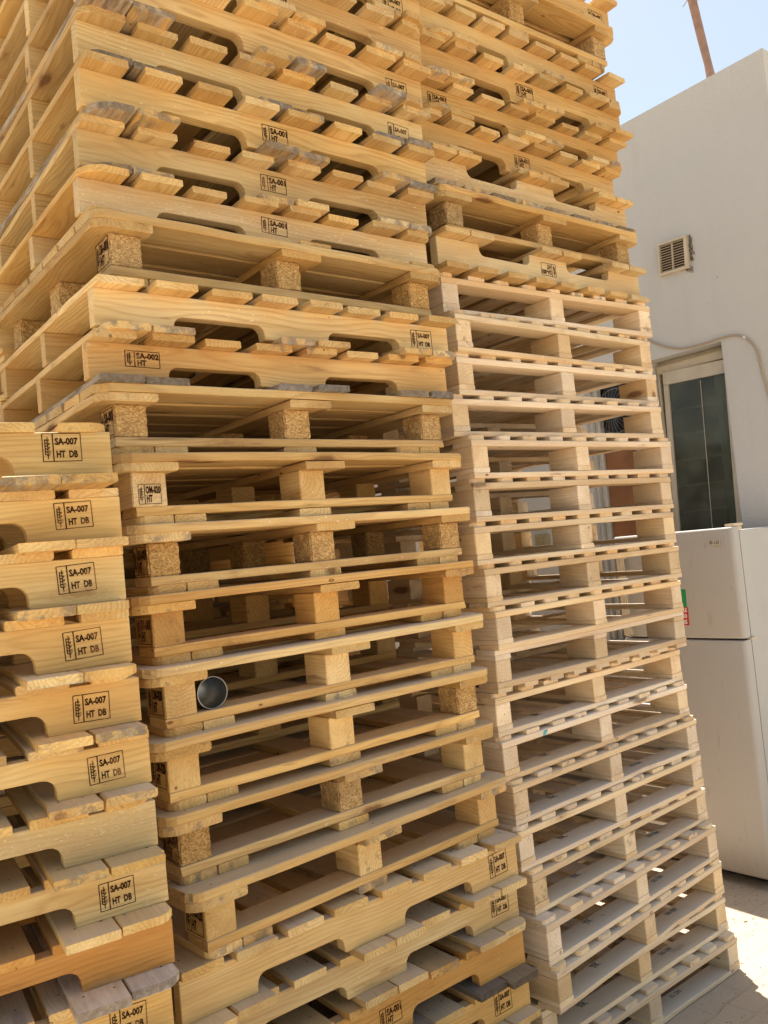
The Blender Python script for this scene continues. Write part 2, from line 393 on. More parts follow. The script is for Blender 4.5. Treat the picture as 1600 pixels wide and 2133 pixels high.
def block_mesh(w, d, h, var, mat, rough=.0005, seg=1):
    key = ('b', round(w, 3), round(d, 3), round(h, 4), var, mat.name)
    if key in MESH: return MESH[key]
    rg = random.Random(str(key)); bm = bmesh.new()
    # grain runs along local x = pallet depth
    add_box(bm, (-d/2, -w/2, -h/2), (d/2, w/2, h/2), .004 if mat is CHIP else .002)
    if mat is CHIP:
        bmesh.ops.subdivide_edges(bm, edges=[e for e in bm.edges if e.calc_length() > .03], cuts=7, use_grid_fill=True)
        for v in bm.verts:
            v.co += Vector((rg.uniform(-1, 1), rg.uniform(-1, 1), rg.uniform(-.3, .3)))*.0016
    else:
        for v in bm.verts: v.co += Vector((rg.uniform(-1, 1), rg.uniform(-1, 1), 0))*rough
    MESH[key] = finish(bm, 'block', mat); return MESH[key]
# ---------------------------------------------------------------- stamps and lettering
def text_faces(bm, s, size, ox, oz, sx=1.0):
    cu = bpy.data.curves.new('t', 'FONT'); cu.body = s; cu.size = size; cu.resolution_u = 2; cu.offset = size*.036
    o = bpy.data.objects.new('t', cu); COL.objects.link(o)
    dg = bpy.context.evaluated_depsgraph_get(); me = o.evaluated_get(dg).to_mesh()
    vs = [bm.verts.new((v.co.x*sx+ox, 0, v.co.y+oz)) for v in me.vertices]
    for p in me.polygons:
        try: bm.faces.new([vs[i] for i in p.vertices])
        except ValueError: pass
    w = max((v.co.x for v in me.vertices), default=0)*sx
    o.evaluated_get(dg).to_mesh_clear(); bpy.data.objects.remove(o); bpy.data.curves.remove(cu)
    return w
def bar(bm, a, b, w):
    a, b = Vector((a[0], 0, a[1])), Vector((b[0], 0, b[1])); d = (b-a).normalized(); n = Vector((-d.z, 0, d.x))*w/2
    bm.faces.new([bm.verts.new(p) for p in (a-n, b-n, b+n, a+n)])
def thicken(bm, t=.0004):
    r = bmesh.ops.extrude_face_region(bm, geom=list(bm.faces))
    bmesh.ops.translate(bm, vec=(0, -t, 0), verts=[g for g in r['geom'] if isinstance(g, bmesh.types.BMVert)])
def stamp_mesh(code, rows, w, h, rot=0.0):
    """burned IPPC mark in the xz plane facing -y, centred"""
    key = ('st', code, rows, w, h)
    if key in MESH: return MESH[key]
    bm = bmesh.new(); lw = w*.02
    x0, x1, z0, z1 = -w/2, w/2, -h/2, h/2; dv = x0+w*.27
    for a, b, k in (((x0, z0), (x1, z0), 1), ((x0, z1), (x1, z1), 1), ((x0, z0), (x0, z1), 1.1), ((x1, z0), (x1, z1), .9), ((dv, z0), (dv, z1), 1.5)): bar(bm, a, b, lw*k)
    cx = (x0+dv)/2-w*.005                                   # ear of wheat
    bar(bm, (cx, z0+h*.08), (cx, z1-h*.12), lw*1.1)
    lx = cx-w*.065
    bar(bm, (lx, z0+h*.24), (lx, z1-h*.22), lw*1.2); bar(bm, (lx, z0+h*.28), (cx, z0+h*.20), lw*1.1); bar(bm, (cx, z0+h*.20), (cx+w*.055, z0+h*.27), lw)
    for k in range(5):
        zz = z0+h*(.32+.105*k); bar(bm, (lx, zz+h*.05), (cx, zz), lw*1.2)
    for k, ch in enumerate('IPPC'):
        text_faces(bm, ch, h*.12, cx+w*.018, z1-h*(.28+.14*k))
    ts = h*.31 if len(rows) == 2 else h*.3
    ts = h*(.34 if 'DB' in rows else .5)
    full = .60*w if 'DB' in rows else .66*w
    t0 = bmesh.new(); w0 = text_faces(t0, code, ts, 0, 0); w1 = text_faces(t0, rows, ts, 0, 0); t0.free()
    text_faces(bm, code, ts, dv+w*.05, z0+h*(.60 if 'DB' in rows else .54), full/w0)
    text_faces(bm, rows, ts, dv+w*.07, z0+h*(.14 if 'DB' in rows else .10), (full*.94 if 'DB' in rows else full*.40)/w1)
    thicken(bm)
    MESH[key] = finish(bm, 'stamp', BURN); return MESH[key]
def letters(s, size, mat, key=None):
    k = ('l', s, size, mat.name)
    if k in MESH: return MESH[k]
    bm = bmesh.new(); w = text_faces(bm, s, size, 0, 0)
    for v in bm.verts: v.co.x -= w/2
    thicken(bm); MESH[k] = finish(bm, 'lettering', mat); return MESH[k]
RG = random.Random(7)
def tone(base=(1, 1, 1), spread=.07, gray=.1, gsp=.12):
    spread *= 1.6; k = 1+RG.uniform(-spread, spread); w = RG.uniform(-.10, .12)
    return (base[0]*k, base[1]*k*(1-w*.45), base[2]*k*(1-w*1.5), max(0, min(1, gray+RG.uniform(-gsp, gsp))))
Q = PI/2
# ---------------------------------------------------------------- pallets (local: x along the front, y into the stack, z up; origin on the base)
def root_of(name, lab, group, x, y, yaw, z0, z1, nominal, depth, inv, sc):
    zs = (z1-z0)/nominal
    if inv:
        loc = (x-math.sin(yaw)*depth, y+math.cos(yaw)*depth, z1); rot = (PI, 0, yaw)
    else: loc = (x, y, z0); rot = (0, 0, yaw)
    r = thing(name, lab, 'pallet', loc, rot, group); r.scale = (sc, sc, zs)
    return r
def vary(t, k=.05):
    a = 1+RG.uniform(-k, k); b = RG.uniform(-k, k)
    return (t[0]*a, t[1]*a*(1+b*.4), t[2]*a*(1+b*1.6))
def stringer_pallet(lab, group, x, y, yaw, z0, z1, inv=False, stamps=(), tint=(1, 1, 1), gray=.12, sc=1.0, D=.93, smat=None, bgray=None, dgray=None, btint=None, miss=(), dov=.047, bov=.055, nd=.044):
    r = root_of('stringer_pallet', lab, group, x, y, yaw, z0, z1, .1444*sc, D, inv, sc); r.scale = (sc, sc, (z1-z0)/.1444)
    tint = vary(tint); W_ = 1.2; HS = .103; TB = .0205; TD = .021
    DD = D/sc if False else D
    for i, yy in enumerate((.019, DD/2-.012, DD-.019)):
        link('stringer', stringer_mesh(W_, HS, .038, .213, .4895, nd, RG.randrange(5), smat or PINE), r, (W_/2, yy, TB), (0, 0, 0), tone(tint, .07, gray*.8, .1))
    bt = btint or tint
    # lower boards: a pair at each end and a pair in the middle
    for i, (xa, xb) in enumerate(((.005, .125), (.129, .248), (.515, .632), (.637, .752), (.952, 1.071), (1.075, 1.195))):
        if i in miss: continue
        ov = bov+RG.uniform(-.012, .014); ov2 = .05
        L = DD+ov+ov2; ch = (0, 0)
        c = RG.choice((0, .03, .06)) if i in (0, 5) else 0
        # board's x axis is turned to pallet y: its -x end is the front; (y-, y+) corners are (right, left)
        chl = (c if i == 5 else 0, c if i == 0 else 0)
        link('bottom_board', plank(L, xb-xa-RG.choice((0, .004)), TB, RG.randrange(4), chl, (0, 0)), r, ((xa+xb)/2+RG.uniform(-.003, .003), (DD+ov2-ov)/2, TB/2), (0, 0, Q), tone(bt, .09, gray+.18 if bgray is None else bgray, .2))
    for i in range(8):
        w = .117+RG.choice((-.010, -.003, 0, .006)); xc = .0585+i*(W_-.117)/7+(RG.uniform(-.007, .007) if 0 < i < 7 else 0)
        ov = dov+RG.uniform(-.010, .010); L = DD+ov+.04
        c = RG.choice((0, 0, .03, .05)) if i in (0, 7) else RG.choice((0, 0, .006))
        chl = (c if i == 7 else 0, c if i == 0 else 0)
        link('deck_board', plank(L, w, TD, RG.randrange(6), chl, (0, 0)), r, (xc, (DD+.04-ov)/2, TB+HS+TD/2), (0, 0, Q), tone(tint, .1, gray if dgray is None else dgray, .12))
    for code, rows, xa, xb, zc, h in stamps:
        me = stamp_mesh(code, rows, round(xb-xa, 3), h)
        if inv: s = link('stamp', me, r, ((xa+xb)/2, DD+.0006, TB+HS+zc), (0, 0, PI))
        else: s = link('stamp', me, r, ((xa+xb)/2, -.0006, TB+HS+zc), (0, RG.uniform(-.055, .045), 0))
    return r
def pale_pallet(lab, group, x, y, yaw, z0, z1, inv=False, tk=False, tint=(1, 1, 1), gray=.05, tk2=False):
    D = .98; W_ = 1.2006; H = .1516; tint = vary(tint, .07); gray = gray+RG.choice((0, 0, .08, .16))
    r = root_of('block_pallet', lab, group, x, y, yaw, z0, z1, H, D, inv, 1.0)
    for yy in (.048, D/2, D-.048):
        link('bottom_board', plank(W_, .096, .019, RG.randrange(5), mat=PALE), r, (W_/2, yy, .0095), (0, 0, 0), tone(tint, .05, gray))
        link('cross_board', plank(W_, .096, .022, RG.randrange(5), mat=PALE), r, (W_/2, yy, .124), (0, 0, 0), tone(tint, .05, gray))
    for xx in (.039, W_/2, W_-.039):
        link('runner_board', plank(D-.002, .078, .018, RG.randrange(4), mat=PALE), r, (xx, D/2, .028), (0, 0, Q), tone(tint, .06, gray))
        for yy in (.0735, D/2, D-.0735):
            link('block', block_mesh(.077, .143, .076, RG.randrange(4), PALE), r, (xx+RG.uniform(-.001, .001), yy, .075), (0, 0, Q), tone(tint, .08, gray))
    for i in range(9):
        w = .076+RG.uniform(-.010, .008)*(0 < i < 8); c = RG.choice((0, .004, .012)) if 0 < i < 8 else RG.choice((.01, .02))
        rec = RG.uniform(.0, .007); L = D-.006-rec
        link('deck_board', plank(L, w, .0166, RG.randrange(6), (c, c), (0, 0), mat=PALE), r, (.038+i*(W_-.076)/8+(RG.uniform(-.006, .006) if 0 < i < 8 else 0), D/2+rec/2, .1433), (0, 0, Q), tone(tint, .06, gray+.03))
    if tk:
        link('lettering', letters('TK', .034, INK), r, (.30+RG.uniform(-.03, .03), .062, .0198), (-Q, 0, RG.uniform(-.1, .15)))
        if tk2: link('lettering', letters('50-2M', .03, INKB), r, (.84+RG.uniform(-.04, .04), .06, .0198), (-Q, 0, RG.uniform(-.1, .1)))
    return r
def chip_pallet(lab, group, x, y, yaw, z0, z1, blocks='cccwwwccc', tint=(1, 1, 1), gray=.15, side=None, front=None, D=.93):
    W_ = 1.1028; H = .179; tint = vary(tint)
    r = root_of('block_pallet', lab, group, x, y, yaw, z0, z1, H, D, False, 1.0)
    for i, (xa, xb) in enumerate(((0, .098), (.102, .192), (.49, .60), (.905, .998), (1.002, 1.10))):
        c = .02 if i in (0, 4) else 0
        link('bottom_board', plank(D, xb-xa, .022, RG.randrange(4), (c if i == 4 else 0, c if i == 0 else 0)), r, ((xa+xb)/2, D/2+.002, .011), (0, 0, Q), tone(tint, .1, gray+.1))
    for i, yy in enumerate((.05, D/2, D-.05)):
        link('base_board', plank(W_, .1, .0235, RG.randrange(5), wear=1.5), r, (W_/2, yy, .0338), (0, 0, 0), tone(tint, .06, gray*.7))
    for i, xx in enumerate((.0435, W_/2-.008, W_-.0435)):
        for k, yy in enumerate((.058, D/2, D-.058)):
            m = CHIP if blocks[i*3+k] == 'c' else PINE
            dd = .095 if m is CHIP else .11
            t_ = tone((1, 1, 1), .06, 0) if m is CHIP else tone(tint, .08, gray*.5)
            b = link('block', block_mesh(.087, dd, .0875, RG.randrange(4), m), r, (xx, yy-(.008 if m is CHIP else 0), .0893), (0, 0, Q), t_)
            if i == 0 and k == 0:
                if side: link('stamp', stamp_mesh(side[0], side[1], .085, .07), b, (0, .0441+.0015*(m is CHIP), 0), (0, 0, PI))
                if front:
                    b.scale = (1.12, 1.08, 1); b.color = (1.10, 1.16, 1.38, 0); b.location.x -= .008
                    link('stamp', stamp_mesh(front[0], front[1], .056, .05), b, (-dd/2-.0008, 0, -.012), (0, 0, -Q))
    for xa, xb in ((-.051, .108), (.505, .645), (1.0, 1.152)):
        c = .03 if xa < 0 or xb > 1.1 else 0
        link('cross_board', plank(D+.06, xb-xa, .0225, RG.randrange(4), (c if xb > 1.1 else 0, c if xa < 0 else 0)), r, ((xa+xb)/2, D/2, .1443), (0, 0, Q), tone(tint, .09, gray+.05))
    n = 7; Wt = 1.204
    for i in range(n):
        w = .125 if i else .132
        y0 = -.034+i*(D+.066-.13)/(n-1)
        c = .034 if i == 0 else 0; c2 = .034 if i == n-1 else 0
        link('deck_board', plank(Wt, w, .0227, RG.randrange(5), (c, c2), (c, c2), wear=1.9), r, (W_/2, y0+w/2, .1671), (0, 0, 0), tone(tint, .08, gray))
    return r
# ---------------------------------------------------------------- ground and buildings
def sheet(name, x0, x1, y0, y1, z, mat, kind='structure', n=1):
    bm = bmesh.new(); bmesh.ops.create_grid(bm, x_segments=n, y_segments=n, size=.5)
    for v in bm.verts: v.co = Vector((x0+(v.co.x+.5)*(x1-x0), y0+(v.co.y+.5)*(y1-y0), z))
    return tag(link(name, finish(bm, name, mat)), kind=kind)
sheet('ground', -120, 120, -120, 120, 0, GROUND, n=4)
# debris: crumbs of wood and grit on the pavers
rg = random.Random(3); bm = bmesh.new()
for k in range(1500):
    x, y = rg.uniform(2.2, 4.2), rg.uniform(.6, 3.6)
    s = rg.uniform(.0015, .005) if rg.random() < .93 else rg.uniform(.006, .012)
    r = bmesh.ops.create_cube(bm, size=1)
    mt = Matrix.Translation((x, y, s*.3)) @ Matrix.Rotation(rg.uniform(0, 6), 4, 'Z') @ Matrix.Rotation(rg.uniform(-.4, .4), 4, 'X') @ Matrix.Diagonal((s*rg.uniform(.8, 2.6), s, s*.6, 1))
    bmesh.ops.transform(bm, matrix=mt, verts=r['verts'])
tag(link('debris', finish(bm, 'debris', plain('wood_crumbs', (.42, .30, .19), .9, var=.9, scale=60))), kind='stuff')

XW = 4.872; YC = 2.206; ZR = 4.615
def wall_holes(bm, X, y0, y1, z0, z1, holes, depth):
    """face of a wall in the plane x = X looking towards -x, with reveals `depth` deep behind each hole"""
    ys = sorted({y0, y1, *[h[0] for h in holes], *[h[1] for h in holes]}); zs = sorted({z0, z1, *[h[2] for h in holes], *[h[3] for h in holes]})
    def quad(*p): bm.faces.new([bm.verts.new(q) for q in p])
    for a, b in zip(ys, ys[1:]):
        for c, d in zip(zs, zs[1:]):
            if any(h[0] <= a and b <= h[1] and h[2] <= c and d <= h[3] for h in holes): continue
            quad((X, a, c), (X, a, d), (X, b, d), (X, b, c))
    for ya, yb, za, zb in holes:
        quad((X, ya, za), (X+depth, ya, za), (X+depth, ya, zb), (X, ya, zb)); quad((X, yb, za), (X, yb, zb), (X+depth, yb, zb), (X+depth, yb, za))
        quad((X, ya, zb), (X+depth, ya, zb), (X+depth, yb, zb), (X, yb, zb)); quad((X, ya, za), (X, yb, za), (X+depth, yb, za), (X+depth, ya, za))
H1 = (2.661, 3.20, 1.25, 3.004); H2 = (3.34, 3.73, 1.15, 3.02)
bld = thing('building', 'white plastered building with a recessed window behind the pallets and the refrigerator', 'building', (XW, YC, 0))
bm = bmesh.new()
wall_holes(bm, 0, 0, 7.5, 0, ZR, [(H1[0]-YC, H1[1]-YC, H1[2], H1[3]), (H2[0]-YC, H2[1]-YC, H2[2], H2[3])], .16)
def q4(*p): bm.faces.new([bm.verts.new(q) for q in p])
q4((0, 0, 0), (6, 0, 0), (6, 0, ZR), (0, 0, ZR)); q4((0, 0, ZR), (6, 0, ZR), (6, 7.5, ZR), (0, 7.5, ZR))
q4((6, 0, 0), (6, 7.5, 0), (6, 7.5, ZR), (6, 0, ZR)); q4((0, 7.5, 0), (0, 7.5, ZR), (6, 7.5, ZR), (6, 7.5, 0))
bmesh.ops.remove_doubles(bm, verts=bm.verts, dist=.0005)
link('wall', finish(bm, 'wall', PLASTER), bld)
# dark room behind the window
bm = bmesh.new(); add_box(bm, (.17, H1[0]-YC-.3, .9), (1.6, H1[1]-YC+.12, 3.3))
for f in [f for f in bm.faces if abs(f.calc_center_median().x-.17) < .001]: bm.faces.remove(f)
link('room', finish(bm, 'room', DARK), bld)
# window: loose frame sagging 2 degrees in the opening
win = link('window', None, bld, (.105, H1[0]-YC, 0), (0, 0, 0))
wf = win
def yz_frame(bm, y0, y1, z0, z1, w, x0, x1, wt=None, mitre=True):
    wt = wt or w
    add_box(bm, (x0, y0, z1-wt), (x1, y1, z1), .003); add_box(bm, (x0, y0, z0), (x1, y1, z0+w), .003)
    add_box(bm, (x0+.001, y0, z0+w), (x1-.001, y0+w, z1-wt), .003); add_box(bm, (x0+.001, y1-w, z0+w), (x1-.001, y1, z1-wt), .003)
bm = bmesh.new()
yz_frame(bm, .004, H1[1]-H1[0]-.004, H1[2]+.004, H1[3]-.03, .018, 0, .05, .055)
link('frame', finish(bm, 'frame', FRAME), win)
sash = link('sash', None, win, (-.012, .022, 2.92), (math.radians(2.1), 0, 0)) if False else None
bm = bmesh.new()
yz_frame(bm, 0, .470, -1.55, 0, .036, -.02, .012, .085)
s_ = link('sash', finish(bm, 'sash', FRAME), win, (.005, .014, 2.908), (math.radians(2.0), 0, 0))
bm = bmesh.new(); add_box(bm, (-.006, .03, -1.52), (-.002, .44, -.08)); link('pane', finish(bm, 'pane', GLASS), win, (.005, .014, 2.908), (math.radians(2.0), 0, 0))
bm = bmesh.new()
for k in range(9): add_box(bm, (.16, -.05, 1.30+.172*k), (.19, .62, 1.313+.172*k))
add_box(bm, (.12, .155, 1.25), (.16, .205, 3.0))
link('shelf_rail', finish(bm, 'shelf_rail', SLAT), win)
bm = bmesh.new(); add_box(bm, (-.010, .205, -1.5), (-.0065, .208, -.1)); link('glazing_bar', finish(bm, 'glazing_bar', FRAME), win, (.005, .014, 2.908), (math.radians(2.0), 0, 0))
bm = bmesh.new(); add_box(bm, (.03, .0, H1[3]-.028), (.10, H1[1]-H1[0], H1[3]-.003)); link('lintel_trim', finish(bm, 'lintel_trim', FRAME), win)
# second opening: fan grille over plywood
fanb = link('window', None, bld, (.05, H2[0]-YC, 0))
bm = bmesh.new(); w2 = H2[1]-H2[0]
add_box(bm, (.0, w2-.075, H2[2]), (.05, w2-.055, H2[3]-.01), .002); add_box(bm, (.01, w2-.05, H2[2]), (.05, w2-.03, H2[3]-.01), .002); add_box(bm, (-.02, w2-.026, H2[2]), (.05, w2-.002, H2[3]-.01), .002)
add_box(bm, (-.01, .004, H2[2]), (.05, .024, H2[3]-.01), .002)
link('frame', finish(bm, 'frame', plain('white_door_frame', (.60, .57, .50), .6, var=.4, scale=12)), fanb)
bm = bmesh.new(); add_box(bm, (.02, .026, H2[2]), (.04, w2-.08, 2.50)); link('plywood_panel', finish(bm, 'plywood_panel', PLY), fanb)
bm = bmesh.new(); add_box(bm, (.06, .026, 2.50), (.10, w2-.08, H2[3])); link('backing', finish(bm, 'backing', BLACK), fanb)
fan = thing('exhaust_fan', 'black round exhaust fan with a spoked wire guard above the brown plywood', 'fan', (XW+.06, 3.52, 2.74), (0, 0, 0))
bm = bmesh.new()
for k in range(28):
    a = 2*PI*k/28; add_tube(bm, [(-.02, .03*math.cos(a), .03*math.sin(a)), (-.035, .09*math.cos(a), .09*math.sin(a)), (0, .155*math.cos(a), .155*math.sin(a))], .0013, 4)
for rr in (.03, .155):
    add_tube(bm, [(-.02 if rr < .1 else 0, rr*math.cos(2*PI*k/24), rr*math.sin(2*PI*k/24)) for k in range(25)], .0022, 4)
link('wire_guard', finish(bm, 'wire_guard', plain('grey_wire', (.25, .24, .22), .5)), fan)
bm = bmesh.new()
for k in range(5):
    a = 2*PI*k/5; c, s = math.cos(a), math.sin(a)
    vs = [bm.verts.new((.01+.02*m, (r*c-w*s), (r*s+w*c))) for r, w, m in ((.02, -.01, 0), (.13, -.04, 0), (.14, .03, 1), (.02, .012, 1))]
    bm.faces.new(vs)
link('blades', finish(bm, 'blades', BLACK), fan)
# back wall closing the yard
bw = thing('boundary_wall', 'off-white rendered wall glimpsed through the gaps of the pale pallets', 'wall', (-9, 4.55, 0))
bm = bmesh.new(); add_box(bm, (0, 0, 0), (13.86, .2, 2.7)); link('wall', finish(bm, 'back', PLASTER), bw)
# socket
so = thing('outdoor_socket', 'beige square outdoor socket box on the white wall', 'socket', (XW, 4.236, 1.892))
bm = bmesh.new(); add_box(bm, (-.035, -.062, -.048), (0, .062, .048), .006); link('box', finish(bm, 'box', plain('aged_beige', (.42, .35, .2), .5, var=.4, scale=30)), so)
bm = bmesh.new(); add_box(bm, (-.044, -.04, -.03), (-.034, .04, .026), .004); add_box(bm, (-.05, -.02, -.005), (-.043, .02, .015), .002)
link('cover_flap', finish(bm, 'cover', plain('aged_olive', (.36, .31, .16), .5, var=.4, scale=30)), so)
# vent
ve = thing('vent_grille', 'square cream louvred vent high on the white wall', 'vent', (XW, 2.905, 3.618), (math.radians(3.0), 0, 0))
S2 = .104
bm = bmesh.new()
for lo, hi in (((-.028, -S2, S2-.014), (0, S2, S2)), ((-.028, -S2, -S2), (0, S2, -S2+.016)), ((-.0275, S2-.012, -S2+.016), (0, S2, S2-.014)), ((-.0275, -S2, -S2+.016), (0, -S2+.022, S2-.014)), ((-.026, .0, -S2+.016), (-.008, .006, S2-.014))): add_box(bm, lo, hi, .002)
link('frame', finish(bm, 'vent', CREAM), ve)
for k in range(11):
    bm = bmesh.new(); add_box(bm, (-.007, -S2+.022, -.0014), (.007, S2-.012, .0014)); link('louvre', finish(bm, 'louvre', CREAM), ve, (-.013, 0, -S2+.024+k*.0163), (0, math.radians(-14), 0))
bm = bmesh.new(); add_box(bm, (-.003, -S2+.02, -S2+.015), (-.001, S2-.01, S2-.012)); link('backing', finish(bm, 'backing', plain('vent_dark', (.07, .045, .025), .9)), ve)
rg = random.Random(5); bm = bmesh.new()
for k in range(46):
    t = rg.random(); yy = -S2-.004-rg.random()**2*.02; zz = S2-.01-t*.15
    if k > 34: yy = rg.uniform(-S2-.006, -S2+.03); zz = -S2-.004-rg.random()*.006
    add_tube(bm, [(-.001, yy, zz), (-.006, yy-rg.uniform(-.008, .014), zz+rg.uniform(-.02, .02)), (-.002, yy-rg.uniform(0, .022), zz+rg.uniform(-.03, .03))], rg.uniform(.0007, .0022), 4)
link('straw_nest', finish(bm, 'nest', GRIME), ve)
# cable
cp = [(3.66, 3.50), (3.5, 3.44), (3.331, 3.306), (3.23, 3.203), (3.156, 3.141), (3.059, 3.078), (2.942, 3.029), (2.849, 3.018), (2.746, 3.017), (2.672, 3.021), (2.597, 3.02), (2.55, 3.011), (2.506, 2.987), (2.464, 2.937), (2.439, 2.877), (2.428, 2.78), (2.405, 2.628), (2.38, 2.4), (2.36, 2.1), (2.35, 1.6), (2.35, 1.0)]
def catmull(P, n=6):
    o = []
    for i in range(len(P)-1):
        a, b, c, d = P[max(0, i-1)], P[i], P[i+1], P[min(len(P)-1, i+2)]
        for k in range(n):
            t = k/n; o.append(tuple(.5*((2*b[j])+(-a[j]+c[j])*t+(2*a[j]-5*b[j]+4*c[j]-d[j])*t*t+(-a[j]+3*b[j]-3*c[j]+d[j])*t**3) for j in range(len(b))))
    return o+[P[-1]]
ca = thing('cable', 'sagging beige cable clipped to the white wall above the window', 'cable', (XW, 2.5, 2.987))
bm = bmesh.new(); add_tube(bm, [(-.0085, y-2.5, z-2.987) for y, z in catmull(cp)], .0062, 8); link('sheath', finish(bm, 'sheath', CABLE, True), ca)
for y, z, ra in ((2.506, 2.987, .9), (2.36, 2.1, 0)):
    bm = bmesh.new(); add_box(bm, (-.019, -.009, -.005), (.0, .009, .005), .002); link('clip', finish(bm, 'clip', CLIP), ca, (0, y-2.5, z-2.987), (ra, 0, 0))
# roof pipe
B0 = Vector((5.0, 2.598, 4.69)); T0 = Vector((5.0, 2.66, 5.216)); dv = (T0-B0)
pp_ = thing('roof_pipe', 'leaning rusty brown pipe standing on the roof edge', 'pipe', B0-dv*.15)
bm = bmesh.new(); L0 = dv*.15
add_tube(bm, [L0*0, L0*.5, L0, L0+dv*.14+Vector((0, -.002, 0)), L0+dv*.5, L0+dv, L0+dv*1.8, L0+dv*2.6], [.026, .026, .027, .0235, .026, .027, .026, .026], 14)
link('pole', finish(bm, 'pole', RUST, True), pp_)
bm = bmesh.new()
c = L0+dv*1.03
add_tube(bm, [c+Vector((0, .03, .0)), c+Vector((-.01, .06, -.03))], .003, 5); add_tube(bm, [c+Vector((0, -.02, -.03)), c+Vector((0, -.055, -.045))], .0015, 4)
add_tube(bm, [c+Vector((-.03, -.024, -.02)), c+Vector((-.02, .025, -.01)), c+Vector((0, .03, .02))], .002, 4)
link('wire', finish(bm, 'wire', plain('dull_wire', (.3, .25, .2), .7)), pp_)
bm = bmesh.new()
pl = [(-.02, -.055, .0), (-.02, -.11, -.075), (-.02, -.13, .10), (-.02, .0, .16)]
vs = [bm.verts.new(c+Vector(p)) for p in pl]; f = bm.faces.new(vs); r = bmesh.ops.extrude_face_region(bm, geom=[f]); bmesh.ops.translate(bm, vec=(.004, 0, 0), verts=[g for g in r['geom'] if isinstance(g, bmesh.types.BMVert)])
link('plate', finish(bm, 'plate', plain('pale_plate', (.62, .58, .5), .5)), pp_)
# ---------------------------------------------------------------- refrigerator, doors looking towards -x
FX, FY0, FY1 = 4.122, 2.312, 3.055
fr = thing('refrigerator', 'scuffed silver two-door refrigerator standing against the white wall', 'refrigerator', (FX, FY0, 0))
WF = FY1-FY0
def rounded_panel(y0, y1, z0, z1, th, bulge=.012):
    """door slab: front bows slightly and its vertical edges are rounded"""
    bm = bmesh.new(); prof = []
    n = 14; rr = .022
    for k in range(5): t = PI/2*k/4; prof.append((rr-rr*math.sin(t), y0+rr-rr*math.cos(t)))
    for k in range(1, n): t = k/n; prof.append((-bulge*math.sin(PI*t)**.8*0-bulge*(1-(2*t-1)**2), y0+rr+(y1-y0-2*rr)*t))
    for k in range(5): t = PI/2*k/4; prof.append((rr-rr*math.cos(t), y1-rr+rr*math.sin(t)))
    prof += [(th, y1), (th, y0)]
    lv = [(z0, .006), (z0+.004, .002), (z0+.01, 0), (z1-.01, 0), (z1-.004, .002), (z1, .006)]
    rings = [[bm.verts.new((x+(i if x < th-.001 else 0), y, z)) for x, y in prof] for z, i in lv]
    for a, b in zip(rings, rings[1:]):
        for k in range(len(prof)): bm.faces.new((a[k], a[(k+1) % len(prof)], b[(k+1) % len(prof)], b[k]))
    bm.faces.new(rings[0]); bm.faces.new(list(reversed(rings[-1])))
    return bm
bm = bmesh.new(); add_box(bm, (.078, .006, .045), (.66, WF-.006, 1.852), .006); link('cabinet', finish(bm, 'cabinet', FRIDGE_S), fr)
bm = bmesh.new(); add_box(bm, (.066, .012, .05), (.079, WF-.012, 1.85)); link('door_seal', finish(bm, 'seal', RUBBER), fr)
d1 = link('freezer_door', finish(rounded_panel(0, WF, 1.292, 1.872, .066), 'freezer_door', FRIDGE), fr)
d2 = link('fridge_door', finish(rounded_panel(0, WF, .062, 1.281, .066), 'fridge_door', FRIDGE), fr)
for d in (d1, d2):
    for p in d.data.polygons: p.use_smooth = abs(p.normal.z) < .5
    d.data.set_sharp_from_angle(angle=.9) if hasattr(d.data, 'set_sharp_from_angle') else None
for za, zb in ((1.30, 1.78), (.62, 1.262)):
    bm = bmesh.new(); yy = WF-.085
    add_box(bm, (-.052, yy, za), (-.026, yy+.046, zb), .008); add_box(bm, (-.03, yy+.008, za+.004), (.0, yy+.038, za+.04), .003); add_box(bm, (-.03, yy+.008, zb-.04), (.0, yy+.038, zb-.004), .003)
    link('handle', finish(bm, 'handle', CREAM), fr)
bm = bmesh.new(); add_box(bm, (.02, .0, 1.8745), (.12, .05, 1.889), .003); add_box(bm, (.05, -.012, 1.2805), (.10, .012, 1.2915), .001); add_box(bm, (.07, .01, 1.853), (.12, .05, 1.8735), .002)
link('hinge', finish(bm, 'hinge', CREAM), fr)
bm = bmesh.new()
for y_ in (.05, WF-.09):
    for x_ in (.12, .58): add_box(bm, (x_, y_, 0), (x_+.04, y_+.04, .045), .003)
add_box(bm, (.09, .02, .012), (.11, WF-.02, .05))
link('foot', finish(bm, 'foot', RUBBER), fr)
# badge
by, bz = 2.4105-FY0, 1.799
bxf = -.006-.0045
bm = bmesh.new(); add_box(bm, (-.003, -.031, -.0165), (.004, .031, .0165), .001); bd = link('badge', finish(bm, 'badge', BADGE), fr, (bxf, by, bz))
bm = bmesh.new()
text_faces(bm, 'LG', .0235, .000, -.0082, .95)
for k in range(16):                                         # round emblem: a broad ring, an L-shaped nose and one eye
    a = 2*PI*k/18+.55; b = 2*PI*(k+1)/18+.55
    bar(bm, (-.0165+.0072*math.cos(a), .0072*math.sin(a)), (-.0165+.0072*math.cos(b), .0072*math.sin(b)), .0058)
bar(bm, (-.0160, -.0026), (-.0160, .0045), .0014); bar(bm, (-.0160, -.0026), (-.0120, -.0026), .0014)
thicken(bm, .0003)
link('lettering', finish(bm, 'badge_letters', BADGE_INK), bd, (-.0033, 0, 0), (0, 0, -Q))
